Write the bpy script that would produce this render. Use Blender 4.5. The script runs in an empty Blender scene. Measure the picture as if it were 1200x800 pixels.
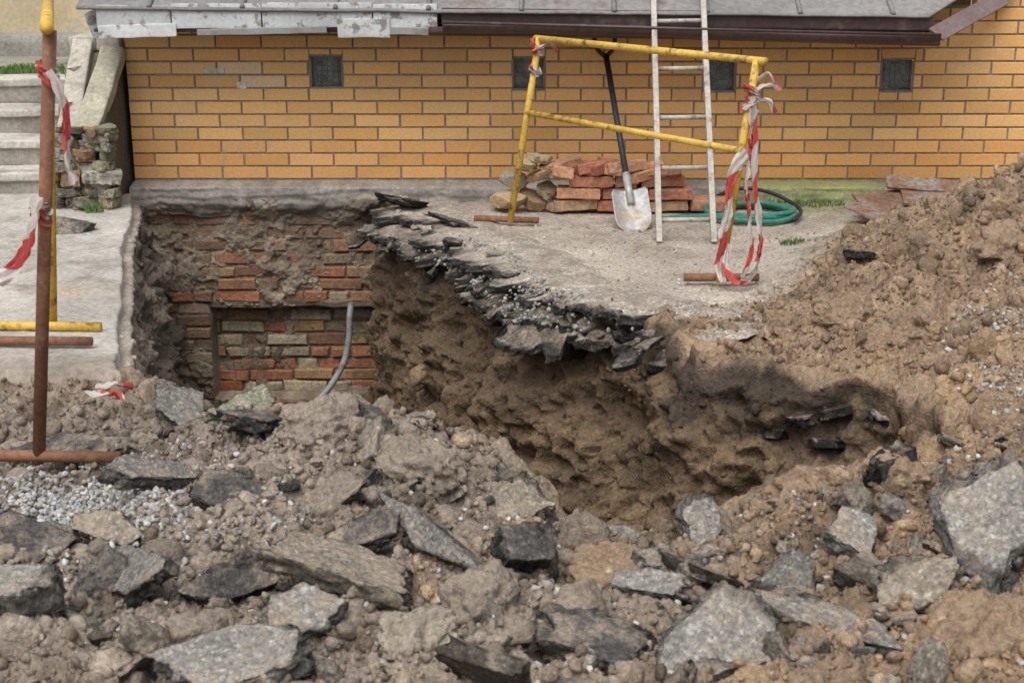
import bpy, bmesh, math, random
import numpy as np
from mathutils import Vector, Matrix, Euler
rng=np.random.default_rng(7); random.seed(7)
scene=bpy.context.scene
# ---------------------------------------------------------------- noise
_p=np.random.default_rng(3).permutation(256); PERM=np.concatenate([_p,_p,_p])
_g=np.random.default_rng(4).normal(size=(256,3)); GR=_g/np.linalg.norm(_g,axis=1)[:,None]
def pn(x,y,z=0.0,seed=0):
    x=np.asarray(x,float)+seed*17.31; y=np.asarray(y,float)+seed*5.77; z=np.zeros_like(x)+z+seed*3.13
    xi=np.floor(x).astype(int); yi=np.floor(y).astype(int); zi=np.floor(z).astype(int)
    xf=x-xi; yf=y-yi; zf=z-zi; xi&=255; yi&=255; zi&=255
    f=lambda t:t*t*t*(t*(t*6-15)+10)
    u,v,w=f(xf),f(yf),f(zf); r=0
    for dx in (0,1):
        for dy in (0,1):
            for dz in (0,1):
                h=PERM[(PERM[(PERM[(xi+dx)&255]+yi+dy)&255]+zi+dz)&255]
                g=GR[h]; d=g[...,0]*(xf-dx)+g[...,1]*(yf-dy)+g[...,2]*(zf-dz)
                r=r+d*(u if dx else 1-u)*(v if dy else 1-v)*(w if dz else 1-w)
    return r*1.6
def fbm(x,y,z=0.0,s=1.0,o=4,seed=0):
    r=0;a=1.0;t=0
    for i in range(o):
        r=r+a*pn(x*s,y*s,np.asarray(z)*s,seed+i); t+=a; a*=.5; s*=2.05
    return r/t
def bil(x,y,z=0.0,s=1.0,o=2,seed=0): return .35-np.abs(fbm(x,y,z,s,o,seed))*1.6
def S(a,b,x):
    t=np.clip((x-a)/(b-a),0,1); return t*t*(3-2*t)
def G(x,y,cx,cy,sx,sy): return np.exp(-((x-cx)/sx)**2-((y-cy)/sy)**2)
def mix(a,b,t): return a*(1-t)+b*t
# ---------------------------------------------------------------- mesh helpers
def new_obj(name,V,F,mat=None,parent=None,col=None,smooth=False,uv=None):
    me=bpy.data.meshes.new(name)
    V=np.asarray(V,dtype=np.float32)
    if isinstance(F,np.ndarray):
        n,k=F.shape
        me.vertices.add(len(V)); me.vertices.foreach_set('co',V.ravel())
        me.loops.add(n*k); me.loops.foreach_set('vertex_index',F.astype(np.int32).ravel())
        me.polygons.add(n); me.polygons.foreach_set('loop_start',np.arange(0,n*k,k,dtype=np.int32))
        me.update(calc_edges=True)
    else:
        me.from_pydata([tuple(map(float,v)) for v in V],[],[tuple(int(i) for i in f) for f in F]); me.update()
    me.polygons.foreach_set('use_smooth',np.full(len(me.polygons),bool(smooth)))
    if col is not None:
        c=np.ones((len(V),4),np.float32); c[:,:3]=np.clip(np.asarray(col),0,1)
        at=me.color_attributes.new('col','FLOAT_COLOR','POINT'); at.data.foreach_set('color',c.ravel())
    if uv is not None:
        ul=me.uv_layers.new(name='UVMap'); li=np.zeros(len(me.loops),np.int32); me.loops.foreach_get('vertex_index',li)
        ul.data.foreach_set('uv',np.asarray(uv,np.float32)[li].ravel())
    ob=bpy.data.objects.new(name,me); scene.collection.objects.link(ob)
    if mat: me.materials.append(mat)
    if parent: ob.parent=parent
    return ob
def empty(name):
    e=bpy.data.objects.new(name,None); scene.collection.objects.link(e); e.empty_display_size=.1; return e
class Acc:
    def __init__(s): s.V=[];s.F=[];s.C=[];s.n=0
    def add(s,V,F,c):
        V=np.asarray(V,float); s.V.append(V); s.F+= [tuple(int(i)+s.n for i in f) for f in F]
        c=np.asarray(c,float); s.C.append(np.tile(c,(len(V),1)) if c.ndim==1 else c); s.n+=len(V)
    def obj(s,name,mat,parent=None,smooth=False):
        return new_obj(name,np.concatenate(s.V),s.F,mat,parent,np.concatenate(s.C),smooth)
class NAcc:
    def __init__(s): s.V=[];s.F=[];s.C=[];s.n=0
    def add(s,V,F,c):
        c=np.asarray(c,float); s.V.append(V); s.F.append(F+s.n); s.n+=len(V); s.C.append(np.tile(c,(len(V),1)) if c.ndim==1 else c)
    def obj(s,name,mat,parent=None,smooth=True):
        return new_obj(name,np.concatenate(s.V),np.concatenate(s.F),mat,parent,np.concatenate(s.C),smooth)
def gridF(nv,nu):
    i=np.arange(nu*nv).reshape(nv,nu)
    return np.stack([i[:-1,:-1].ravel(),i[:-1,1:].ravel(),i[1:,1:].ravel(),i[1:,:-1].ravel()],1)
def grid(nu,nv,fn):
    u,v=np.meshgrid(np.linspace(0,1,nu),np.linspace(0,1,nv)); return fn(u.ravel(),v.ravel()),gridF(nv,nu)
def ico(n):
    bm=bmesh.new(); bmesh.ops.create_icosphere(bm,subdivisions=n,radius=1.0)
    V=np.array([v.co[:] for v in bm.verts]); F=np.array([[v.index for v in f.verts] for f in bm.faces]); bm.free(); return V,F
ICO={n:ico(n) for n in (1,2,3,4,5)}
def rock(lod,seed,kind='rock'):
    r=np.random.default_rng(seed); V,F=ICO[lod]; V=V.copy()
    if kind=='slab':
        V=V*1.5; pl=[((r.uniform(-.08,.08),r.uniform(-.08,.08),1),.30),((r.uniform(-.12,.12),r.uniform(-.12,.12),-1),r.uniform(.2,.32))]
        k=r.integers(4,7); a0=r.uniform(0,6)
        for i in range(k):
            a=a0+i*2*math.pi/k+r.uniform(-.45,.45); pl.append(((math.cos(a),math.sin(a),r.uniform(-.35,.35)),r.uniform(.5,.95)))
        for i in range(3):
            n=r.normal(size=3); n/=np.linalg.norm(n); pl.append((n,r.uniform(.7,.95)))
    elif kind=='clod':
        pl=[]
        for i in range(8):
            n=r.normal(size=3); n/=np.linalg.norm(n); pl.append((n,r.uniform(.55,.95)))
    else:
        pl=[]
        for i in range(14):
            n=r.normal(size=3); n/=np.linalg.norm(n); pl.append((n,r.uniform(.5,.85)))
    for _ in range(5):
        for n,d in pl:
            n=np.array(n); n=n/np.linalg.norm(n); q=np.maximum(0,V@n-d); V-=q[:,None]*n
    tz=V[:,2].copy()
    amp={'slab':.12,'clod':.26,'rock':.07}[kind]
    if lod>=2:
        nrm=ICO[lod][0]
        dsp=fbm(V[:,0],V[:,1],V[:,2],1.8,3 if lod<4 else 5,seed)*amp
        if kind=='clod' and lod>=3: dsp+=bil(V[:,0],V[:,1],V[:,2],4,3,seed+9)*.16
        if kind=='clod' and lod>=5: dsp+=bil(V[:,0],V[:,1],V[:,2],11,3,seed+19)*.11+fbm(V[:,0],V[:,1],V[:,2],2.2,2,seed+29)*.3
        nr=nrm*dsp[:,None]
        if kind=='slab':
            nr[:,2]*=.5
            if lod>=4:
                e=(fbm(V[:,0],V[:,1],V[:,2],4,5,seed+9))*.30*(.15+.9*(tz<.27)); nr+=nrm*np.array([1,1,.3])*e[:,None]
                nr[:,2]+=(bil(V[:,0],V[:,1],V[:,2],7,3,seed+39))*.08
        V=V+nr
    tint=np.ones(len(V))
    if kind=='slab': tint=np.where(tz>.26,1.0,.40)+.16*fbm(V[:,0],V[:,1],V[:,2],3,2,seed+3)
    return V,F,tint
def rotm(a,b,c):
    ca,sa,cb,sb,cc,sc=np.cos(a),np.sin(a),np.cos(b),np.sin(b),np.cos(c),np.sin(c); o=np.ones_like(ca);z=o*0
    X=np.stack([o,z,z,z,ca,-sa,z,sa,ca],-1).reshape(-1,3,3); Y=np.stack([cb,z,sb,z,o,z,-sb,z,cb],-1).reshape(-1,3,3)
    Z=np.stack([cc,-sc,z,sc,cc,z,z,z,o],-1).reshape(-1,3,3); return Z@Y@X
def rot1(rx,ry,rz): return rotm(*[np.array([math.radians(a)]) for a in (rx,ry,rz)])[0]
def scatter(name,tmpl,pos,scl,R,col,mat,smooth=False,parent=None):
    A=NAcc(); pick=rng.integers(0,len(tmpl),len(pos))
    for t,(V,F,ti) in enumerate(tmpl):
        m=pick==t
        if not m.any(): continue
        W=np.einsum('nij,nkj->nki',R[m],V[None]*scl[m][:,None,:])+pos[m][:,None,:]
        M=m.sum();K=len(V)
        A.add(W.reshape(-1,3),(F[None]+(np.arange(M)*K)[:,None,None]).reshape(-1,3),(col[m][:,None,:]*ti[None,:,None]).reshape(-1,3))
    return A.obj(name,mat,parent,smooth)
bm=bmesh.new(); bmesh.ops.create_cube(bm,size=1); bmesh.ops.subdivide_edges(bm,edges=bm.edges[:],cuts=9,use_grid_fill=True)
CV=np.array([v.co[:] for v in bm.verts]); CF=[tuple(v.index for v in f.verts) for f in bm.faces]; bm.free()
def rbox(c,s,rot=(0,0,0),seed=0,amp=.006,rnd=.012,fs=6):
    s=np.array(s,float); V=CV*s; h=s/2-np.minimum(rnd,s*.3)
    core=np.clip(V,-h,h); d=V-core; L=np.linalg.norm(d,axis=1)[:,None]+1e-9; V=core+d/L*np.minimum(L,np.minimum(rnd,s.min()*.3))
    V=V+np.stack([fbm(V[:,0]+seed,V[:,1],V[:,2],fs,3,seed+k) for k in range(3)],1)*amp*2
    return V@rot1(*rot).T+np.array(c),CF
def tube(pts,r,n=12,smoothit=0,cap=True):
    P=[Vector(p) for p in pts]
    if smoothit:
        Q=[]
        for i in range(len(P)-1):
            p0=P[max(i-1,0)];p1=P[i];p2=P[i+1];p3=P[min(i+2,len(P)-1)]
            for k in range(smoothit):
                t=k/smoothit; Q.append(.5*((2*p1)+(p2-p0)*t+(2*p0-5*p1+4*p2-p3)*t*t+(3*p1-p0-3*p2+p3)*t**3))
        P=Q+[P[-1]]
    V=[];F=[];up=None
    for i,p in enumerate(P):
        d=(P[min(i+1,len(P)-1)]-P[max(i-1,0)]).normalized()
        if up is None: up=d.orthogonal().normalized()
        up=(up-d*up.dot(d)).normalized(); sd=d.cross(up)
        for k in range(n):
            a=2*math.pi*k/n; V.append(p+(up*math.cos(a)+sd*math.sin(a))*r)
    for i in range(len(P)-1):
        for k in range(n):
            F.append((i*n+k,i*n+(k+1)%n,(i+1)*n+(k+1)%n,(i+1)*n+k))
    if cap: F.append(tuple(range(n))[::-1]); F.append(tuple((len(P)-1)*n+k for k in range(n)))
    return np.array([v[:] for v in V]),F
# ---------------------------------------------------------------- materials
def mat(name,base=None,rough=.9,n1=(3,.15),n2=(40,.2),vor=None,bump=(60,.5,.01),bump2=None,metal=0.0,rust=None,spec=.3,dust=None):
    m=bpy.data.materials.new(name); m.use_nodes=True; N=m.node_tree.nodes; L=m.node_tree.links
    b=N['Principled BSDF']; b.inputs['Roughness'].default_value=rough; b.inputs['Metallic'].default_value=metal
    b.inputs['Specular IOR Level'].default_value=spec
    tc=N.new('ShaderNodeTexCoord'); co=tc.outputs['Object']
    if base is None:
        a=N.new('ShaderNodeAttribute'); a.attribute_name='col'; c=a.outputs['Color']
    else:
        a=N.new('ShaderNodeRGB'); a.outputs[0].default_value=(*base,1); c=a.outputs[0]
    def noise(sc,det=3,rg=.6):
        n=N.new('ShaderNodeTexNoise'); n.inputs['Scale'].default_value=sc; n.inputs['Detail'].default_value=det; n.inputs['Roughness'].default_value=rg
        L.new(co,n.inputs['Vector']); return n.outputs['Fac']
    def mr(f,a0,a1,b0,b1):
        r=N.new('ShaderNodeMapRange'); L.new(f,r.inputs[0])
        for i,v in enumerate((a0,a1,b0,b1)): r.inputs[i+1].default_value=v
        return r.outputs[0]
    def mixc(f,c,col):
        mx=N.new('ShaderNodeMix'); mx.data_type='RGBA'; L.new(f,mx.inputs[0]); L.new(c,mx.inputs[6]); mx.inputs[7].default_value=(*col,1); return mx.outputs[2]
    if vor:
        vo=N.new('ShaderNodeTexVoronoi'); vo.inputs['Scale'].default_value=vor[0]; L.new(co,vo.inputs['Vector'])
        sp=N.new('ShaderNodeSeparateColor'); L.new(vo.outputs['Color'],sp.inputs[0])
        pw=N.new('ShaderNodeMath'); pw.operation='POWER'; pw.inputs[1].default_value=vor[2]; L.new(sp.outputs[0],pw.inputs[0])
        v=N.new('ShaderNodeVectorMath'); v.operation='SCALE'; L.new(c,v.inputs[0]); L.new(mr(pw.outputs[0],0,1,1-vor[1]*.3,1+vor[1]),v.inputs['Scale']); c=v.outputs[0]
    if rust:
        rc,sc,t0,t1=rust; c=mixc(mr(noise(sc,5,.7),t0,t1,0,1),c,rc)
    if dust:
        dc,sc,t0,t1=dust
        ge=N.new('ShaderNodeNewGeometry'); sx=N.new('ShaderNodeSeparateXYZ'); L.new(ge.outputs['Normal'],sx.inputs[0])
        up=mr(sx.outputs[2],.1,.9,0,1); nz=mr(noise(sc,6,.72),t0,t1,0,1)
        mu=N.new('ShaderNodeMath'); mu.operation='MULTIPLY'; L.new(up,mu.inputs[0]); L.new(nz,mu.inputs[1]); c=mixc(mu.outputs[0],c,dc)
    for nn in (n1,n2):
        if nn:
            v=N.new('ShaderNodeVectorMath'); v.operation='SCALE'; L.new(c,v.inputs[0]); L.new(mr(noise(nn[0]),.3,.7,1-nn[1],1+nn[1]),v.inputs['Scale']); c=v.outputs[0]
    L.new(c,b.inputs['Base Color'])
    nrm=None
    for bb in (bump,bump2):
        if bb:
            bp=N.new('ShaderNodeBump'); bp.inputs['Strength'].default_value=bb[1]; bp.inputs['Distance'].default_value=bb[2]
            L.new(noise(bb[0],4,.68),bp.inputs['Height'])
            if nrm: L.new(nrm,bp.inputs['Normal'])
            nrm=bp.outputs[0]
    if nrm: L.new(nrm,b.inputs['Normal'])
    return m
M_soil=mat('soil',n1=(2.5,.15),n2=(60,.28),vor=(170,.18,4),bump=(45,.9,.025),rough=.95,spec=.12)
M_clod=mat('soil_clod',n1=(9,.15),n2=(70,.28),vor=(190,.2,4),bump=(60,.9,.018),rough=.95,spec=.12)
M_asph=mat('broken_asphalt',n1=(8,.25),n2=(70,.38),vor=(130,.55,4),bump=(38,.95,.022),bump2=(150,.9,.007),rough=.92,spec=.2,dust=((.33,.27,.21),8,.46,.62))
M_asphd=mat('black_asphalt',n1=(8,.25),n2=(70,.35),vor=(120,.6,4),bump=(38,.9,.018),bump2=(140,.8,.007),rough=.85,spec=.3,dust=((.33,.275,.225),10,.48,.62))
M_grav=mat('crushed_stone',n1=(30,.15),n2=None,bump=None,rough=.85)
M_fbr=mat('facing_brick',n1=(.9,.09),n2=(70,.10),bump=(150,.35,.003),rough=.7,rust=((.48,.34,.20),4,.60,.85))
M_obr=mat('old_brick',n1=(6,.25),n2=(50,.28),bump=(60,.8,.012),rough=.95,rust=((.20,.15,.10),9,.52,.70))
M_mort=mat('mortar',n1=(4,.2),n2=(60,.25),bump=(60,.9,.014),rough=.95)
M_conc=mat('weathered_concrete',n1=(3,.2),n2=(45,.22),vor=(200,.12,2),bump=(50,.6,.008),rough=.92,rust=((.23,.20,.16),5,.52,.72))
M_old=mat('mossy_stone',n1=(5,.25),n2=(55,.28),bump=(45,.9,.016),rough=.95,rust=((.15,.15,.085),8,.52,.68))
M_paint=mat('peeling_paint',n1=(3,.12),n2=(50,.1),bump=(30,.4,.004),rough=.7,rust=((.25,.235,.22),14,.53,.60))
M_yel=mat('yellow_paint',base=(.64,.41,.07),n1=(6,.18),n2=(60,.18),bump=(90,.25,.002),rough=.55,rust=((.22,.10,.045),16,.53,.63),spec=.4)
M_rust=mat('rusty_pipe',base=(.21,.10,.06),n1=(6,.25),n2=(60,.25),bump=(120,.4,.002),rough=.75,rust=((.32,.19,.12),10,.55,.7))
M_gut=mat('brown_gutter',base=(.065,.038,.038),n1=(2,.2),n2=(30,.25),bump=(30,.1,.003),rough=.4,rust=((.16,.13,.11),6,.58,.8),spec=.5)
M_roof=mat('grey_roofing',base=(.22,.21,.205),n1=(2,.25),n2=(30,.2),bump=(20,.3,.006),rough=.6,rust=((.15,.11,.09),4,.55,.7))
M_lad=mat('ladder_metal',base=(.42,.385,.33),n1=(5,.15),n2=(50,.2),bump=(80,.25,.002),rough=.5,rust=((.20,.15,.11),12,.52,.66),spec=.5)
M_blk=mat('black_plastic',base=(.03,.03,.036),n1=(6,.2),n2=(50,.3),bump=(60,.15,.002),rough=.5,rust=((.16,.14,.12),14,.6,.75))
M_steel=mat('spade_steel',base=(.42,.42,.42),n1=(5,.2),n2=(40,.2),bump=(60,.3,.003),rough=.5,metal=.3,rust=((.36,.29,.22),9,.5,.66))
M_hose=mat('green_hose',base=(.05,.20,.15),n1=(6,.2),n2=(40,.25),bump=(80,.2,.002),rough=.55,rust=((.20,.19,.15),14,.56,.72))
M_glass=mat('glass_block',base=(.19,.20,.19),n1=(20,.4),n2=(120,.4),bump=(80,.8,.01),rough=.3,spec=.5)
M_cab=mat('grey_conduit',base=(.27,.275,.28),n1=(8,.2),n2=(60,.2),bump=(60,.2,.003),rough=.5,rust=((.15,.11,.08),14,.50,.66))
M_plast=mat('ochre_plaster',base=(.60,.50,.33),n1=(2,.15),n2=(30,.12),bump=(40,.4,.005),rough=.9,rust=((.42,.40,.36),4,.5,.7))
M_rsheet=mat('rusty_sheet',base=(.22,.13,.09),n1=(5,.35),n2=(40,.3),bump=(40,.4,.005),rough=.8,rust=((.19,.17,.15),5,.48,.62))
M_grass=mat('grass',n1=(5,.2),n2=None,bump=None,rough=.7)
def tape_mat():
    m=bpy.data.materials.new('barrier_tape'); m.use_nodes=True; N=m.node_tree.nodes; L=m.node_tree.links; b=N['Principled BSDF']
    uv=N.new('ShaderNodeUVMap'); sp=N.new('ShaderNodeSeparateXYZ'); L.new(uv.outputs[0],sp.inputs[0])
    a=N.new('ShaderNodeMath'); a.operation='ADD'; L.new(sp.outputs[0],a.inputs[0]); L.new(sp.outputs[1],a.inputs[1])
    f=N.new('ShaderNodeMath'); f.operation='FRACT'; L.new(a.outputs[0],f.inputs[0])
    g=N.new('ShaderNodeMath'); g.operation='GREATER_THAN'; g.inputs[1].default_value=.55; L.new(f.outputs[0],g.inputs[0])
    mx=N.new('ShaderNodeMix'); mx.data_type='RGBA'; mx.inputs[6].default_value=(.78,.73,.68,1); mx.inputs[7].default_value=(.68,.10,.09,1)
    L.new(g.outputs[0],mx.inputs[0])
    no=N.new('ShaderNodeTexNoise'); no.inputs['Scale'].default_value=30; no.inputs['Detail'].default_value=4
    r=N.new('ShaderNodeMapRange'); L.new(no.outputs[0],r.inputs[0]); r.inputs[1].default_value=.5; r.inputs[2].default_value=.75; r.inputs[3].default_value=0; r.inputs[4].default_value=.5
    m2=N.new('ShaderNodeMix'); m2.data_type='RGBA'; L.new(r.outputs[0],m2.inputs[0]); L.new(mx.outputs[2],m2.inputs[6]); m2.inputs[7].default_value=(.45,.36,.28,1)
    L.new(m2.outputs[2],b.inputs['Base Color']); b.inputs['Roughness'].default_value=.4
    t=N.new('ShaderNodeBsdfTranslucent'); L.new(m2.outputs[2],t.inputs['Color']); ms=N.new('ShaderNodeMixShader'); ms.inputs[0].default_value=.35
    L.new(b.outputs[0],ms.inputs[1]); L.new(t.outputs[0],ms.inputs[2]); L.new(ms.outputs[0],N['Material Output'].inputs[0]); return m
M_tape=tape_mat()
# ---------------------------------------------------------------- pit outline
P0=[(-2.2,8.12),(-1.98,7.3),(-1.84,6.6),(-1.63,5.8),(-1.47,5.16),(-1.32,4.75),(-1.05,4.42),(-.7,4.15),(-.3,4.02),(0,3.78),(.25,3.48),(.6,3.52),(1.10,3.76),(1.32,3.98),(1.28,4.42),(.98,4.66),(.72,4.96),(.60,5.42),(.15,5.85),(-.10,6.6),(-.36,7.05),(-.62,7.7),(-.66,8.12)]
def cat(P,k):
    P=np.array(P,float); Q=[]
    for i in range(len(P)-1):
        a,b,c,d=P[max(i-1,0)],P[i],P[i+1],P[min(i+2,len(P)-1)]
        for j in range(k):
            t=j/k; Q.append(.5*(2*b+(c-a)*t+(2*a-5*b+4*c-d)*t*t+(3*b-a-3*c+d)*t**3))
    Q.append(P[-1]); return np.array(Q)
PATH=cat(P0,40)
_s=np.concatenate([[0],np.cumsum(np.linalg.norm(np.diff(PATH,axis=0),axis=1))]); NS=1300
_si=np.linspace(0,_s[-1],NS); PATH=np.stack([np.interp(_si,_s,PATH[:,0]),np.interp(_si,_s,PATH[:,1])],1)
_T=np.gradient(PATH,axis=0); _T/=np.linalg.norm(_T,axis=1)[:,None]; 
k_=np.ones(61)/61
_Nn=np.stack([-_T[:,1],_T[:,0]],1); _Nn=np.stack([np.convolve(np.pad(_Nn[:,i],30,'edge'),k_,'valid') for i in (0,1)],1); _Nn/=np.linalg.norm(_Nn,axis=1)[:,None]
_left=S(4.2,4.9,PATH[:,1])*(PATH[:,0]<-1.0)
_w=.10*fbm(PATH[:,0],PATH[:,1],0,1.8,2,11)+.05*fbm(PATH[:,0],PATH[:,1],0,7,3,12)
PATH=PATH+_Nn*(_w*(1-.85*_left)*np.clip(np.minimum(_si,_si[-1]-_si)/.3,0,1))[:,None]
POLY=np.concatenate([[(-2.2,9.4)],PATH[::14],[PATH[-1]],[(-.66,9.4)]])
def sdf(x,y):
    out=np.full(x.shape,-1.0); m=(x>-2.9)&(x<2.2)&(y>2.9)&(y<9.8); x=x[m];y=y[m]
    d=np.full(x.shape,1e9); ins=np.zeros(x.shape,bool); n=len(POLY)
    for i in range(n):
        ax,ay=POLY[i]; bx,by=POLY[(i+1)%n]; ex,ey=bx-ax,by-ay; wx,wy=x-ax,y-ay
        t=np.clip((wx*ex+wy*ey)/(ex*ex+ey*ey+1e-12),0,1); d=np.minimum(d,(wx-ex*t)**2+(wy-ey*t)**2)
        if by!=ay: ins^=((ay>y)!=(by>y))&(x<ex*(y-ay)/ey+ax)
    d=np.sqrt(d); out[m]=np.where(ins,d,-d); return out
def flatm(x,y):
    a=S(5.4,5.8,y)*(1-S(-.1,.35,x-(1.0+(y-5.8)*.65)))*(x>-.9)
    b=S(4.5,4.9,y)*(1-S(-1.5,-1.2,x))
    return np.clip(np.maximum(a,b),0,1)
def HD(x,y,detail=True,pit=True):
    x=np.asarray(x,float);y=np.asarray(y,float)
    near=(np.abs(x)<4.5)&(y>1)&(y<9.5)
    fl=flatm(x,y); rg=(1-fl*.92)*np.where(near,1,.3)
    hx=np.clip(x-1.02,0,2.2); heap=.345*hx**1.32*(1-S(6.3,7.1,y+.2*fbm(x,y,0,1.2,2,31)))*(.5+.5*S(2.9,4.2,y))*(1-S(3.2,5,x))
    fr=.12*(1-S(3.2,4.0,y))*(1-.95*G(x,y,.33,3.5,.42,.35))+.16*G(x,y,-.42,3.70,.42,.26)+.07*G(x,y,-.9,3.92,.33,.22)-.07*G(x,y,-1.2,3.35,.28,.25)+.07*G(x,y,.75,3.15,.3,.2)-.075*G(x,y,.30,3.45,.33,.22)
    z=heap+fr*(1-S(3,6,np.abs(x)))*S(-1,1.5,y)
    hm=np.clip(hx*1.5,0,1)
    z=z+(fbm(x,y,0,2.2,3,1)*.06+fbm(x,y,0,6,3,5)*.05+bil(x,y,0,5.5,2,6)*(.065+.05*hm))*rg
    d=sdf(x,y) if pit else None
    if pit:
        z=z-1.82*np.clip((d+.08)/.05,0,1)+(d>.13)*.10*fbm(x,y,0,5,3,15)
    if detail:
        z=z+rg*(bil(x,y,0,12,2,21)*.048+bil(x,y,0,30,2,22)*.024+fbm(x,y,0,75,2,23)*.006)
        z=z+fl*fbm(x,y,0,25,3,24)*.005
    return z,d
SAND=np.array([.315,.225,.152]); GREY=np.array([.30,.248,.20])
def col_surf(x,y):
    n=fbm(x,y,0,1.5,3,41)[...,None]; n2=fbm(x,y,0,5,4,42)[...,None]; n3=fbm(x,y,0,17,3,43)[...,None]
    dust=np.array([.48,.42,.355])
    wg=(1-S(-.1,.9,x+.5*n[...,0]))[...,None]*(1-S(4.2,5,y))[...,None]
    c=mix(SAND,GREY,np.clip(wg+.25*n2,0,1)); c=c*(1+.3*n2+.25*n3)
    c=mix(c,np.array([.41,.275,.155]),np.clip(S(.12,.42,n2+.4*n3)*.6,0,1)*(x[...,None]>-.4))
    c=mix(c,np.array([.15,.115,.083]),np.clip(S(.10,.45,-n2-.5*n3),0,1)*.75)
    f=flatm(x,y)[...,None]; dd=dust*(1+.28*n2); dd=mix(dd,np.array([.32,.25,.19]),np.clip(S(.05,.35,n+.6*n3),0,1)*.5)
    c=mix(c,dd,np.clip(f*1.2-.15+.3*n2,0,1)*(f>0.02))
    moss=(S(7.2,7.9,y)*S(1.1,1.6,x))[...,None]*np.clip(.5+2*n2,0,1); return mix(c,np.array([.24,.26,.11]),moss*.6)
def col_pit(x,y,z,dep):
    n2=fbm(x,y,z,4,4,44)[...,None]; n3=fbm(x,y,z,13,3,45)[...,None]; strat=fbm(x*.5,y*.5,z*4,1.6,3,47)[...,None]
    pit=np.array([.14,.10,.067]); low=np.array([.23,.16,.098]); dark=np.array([.055,.046,.040])
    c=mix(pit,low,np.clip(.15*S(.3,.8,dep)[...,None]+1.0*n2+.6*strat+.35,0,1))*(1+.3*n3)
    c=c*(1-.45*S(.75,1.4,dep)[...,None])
    dk=S(.22,.05,dep+.35*n2[...,0]+.15*n3[...,0])*(S(4.0,4.4,y))*(x>-1.2)
    seam=G(dep,y,.20,4.6,.07,.30)*(x>.5)*np.clip(.4+2*n2[...,0],0,1)
    c=mix(c,dark*(1+.4*n3),np.clip(np.maximum(dk*.75,seam*.55),0,1)[...,None])
    lf=(S(-1.1,-1.3,x)*S(4.6,5.0,y))[...,None]; return mix(c,np.array([.21,.18,.15])*(1+.5*n2),lf*.8)
def axis(a,b,step,lo,hi):
    m=np.arange(a,b,step); L=[a]; s=step
    while L[-1]>lo: s*=1.18; L.append(L[-1]-s)
    R=[m[-1]]; s=step
    while R[-1]<hi: s*=1.18; R.append(R[-1]+s)
    return np.concatenate([L[:0:-1],m,R[1:]])
xs=axis(-2.4,2.7,.0078,-120,120)
y1=axis(2.05,4.3,.0078,-60,4.2); y1=y1[y1<4.3]
y2=np.arange(4.3,8.4,.011); R=[8.4]; s=.01
while R[-1]<150: s*=1.18; R.append(R[-1]+s)
ys=np.concatenate([y1,y2,R])
X,Y=np.meshgrid(xs,ys); x=X.ravel();y=Y.ravel()
z,d=HD(x,y)
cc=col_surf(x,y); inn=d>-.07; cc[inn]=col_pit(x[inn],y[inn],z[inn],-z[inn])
new_obj('ground',np.stack([x,y,z],1),gridF(len(ys),len(xs)),M_soil,None,cc,True)
def Hs(x,y): 
    z,_=HD(np.array([float(x)]),np.array([float(y)]),False,False); return float(z[0])
# pit wall sheet
NV=210; v=np.linspace(0,1,NV)[:,None]*np.ones((1,NS)); px=PATH[:,0][None];py=PATH[:,1][None]; nx=_Nn[:,0][None];ny=_Nn[:,1][None]
q=np.clip((v-.07)/.93,0,1); out=np.clip(v/.07,0,1)
ins=mix(.56,.16,S(6.0,7.0,PATH[:,1])); ins=mix(ins,.26,S(.7,1.0,PATH[:,0])); ins=np.where(PATH[:,0]<-.9,.16,ins)
ins=np.convolve(np.pad(ins,40,'edge'),np.ones(81)/81,'valid')[None]
dep=1.88*q
off=-.17*(1-out)+.015*out+ins*q**1.2*1.15-.04*np.exp(-((q-.07)/.05)**2)*S(5.2,5.6,py)*(px>-1)
X_=px+nx*off;Y_=py+ny*off
zs_out,_=HD(X_.ravel(),Y_.ravel(),True,False); zs_out=zs_out.reshape(X_.shape)
ze,_=HD(PATH[:,0],PATH[:,1],False,False)
Z_=np.where(v<.07,zs_out-.02*(1-out)**2+.004,ze[None]-dep)
Z_=mix(Z_,ze[None]-dep,S(.06,.09,v))
am=S(.05,.16,v)*np.clip(np.minimum(_si,_si[-1]-_si)/.15,0.15,1)[None]
n1=fbm(X_,Y_,Z_,2.4,2,51)*.15+bil(X_,Y_,Z_,5.5,2,52)*.09+fbm(X_,Y_,Z_,9,4,59)*.07+bil(X_,Y_,Z_,13,2,53)*.035+bil(X_,Y_,Z_,30,2,54)*.016+fbm(X_,Y_,Z_,70,2,55)*.008
led=fbm(X_*.5,Y_*.5,Z_*3.5,2,3,56)*.07
n1=(n1+led)*am; lo=-.015-off; n1=np.where((v>.08)&(n1<lo),lo+.15*(n1-lo),n1); up=fbm(X_,Y_,Z_,9,3,57)*.03*am
X2=X_+nx*n1;Y2=Y_+ny*n1;Z2=Z_+up+.2*n1
rr=lambda a:a.ravel()
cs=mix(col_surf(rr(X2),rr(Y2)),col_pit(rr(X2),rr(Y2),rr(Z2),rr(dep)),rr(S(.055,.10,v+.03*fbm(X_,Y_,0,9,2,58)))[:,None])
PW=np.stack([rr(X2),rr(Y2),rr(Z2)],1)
new_obj('pit_wall',PW,gridF(NV,NS),M_soil,None,cs,True)
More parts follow.
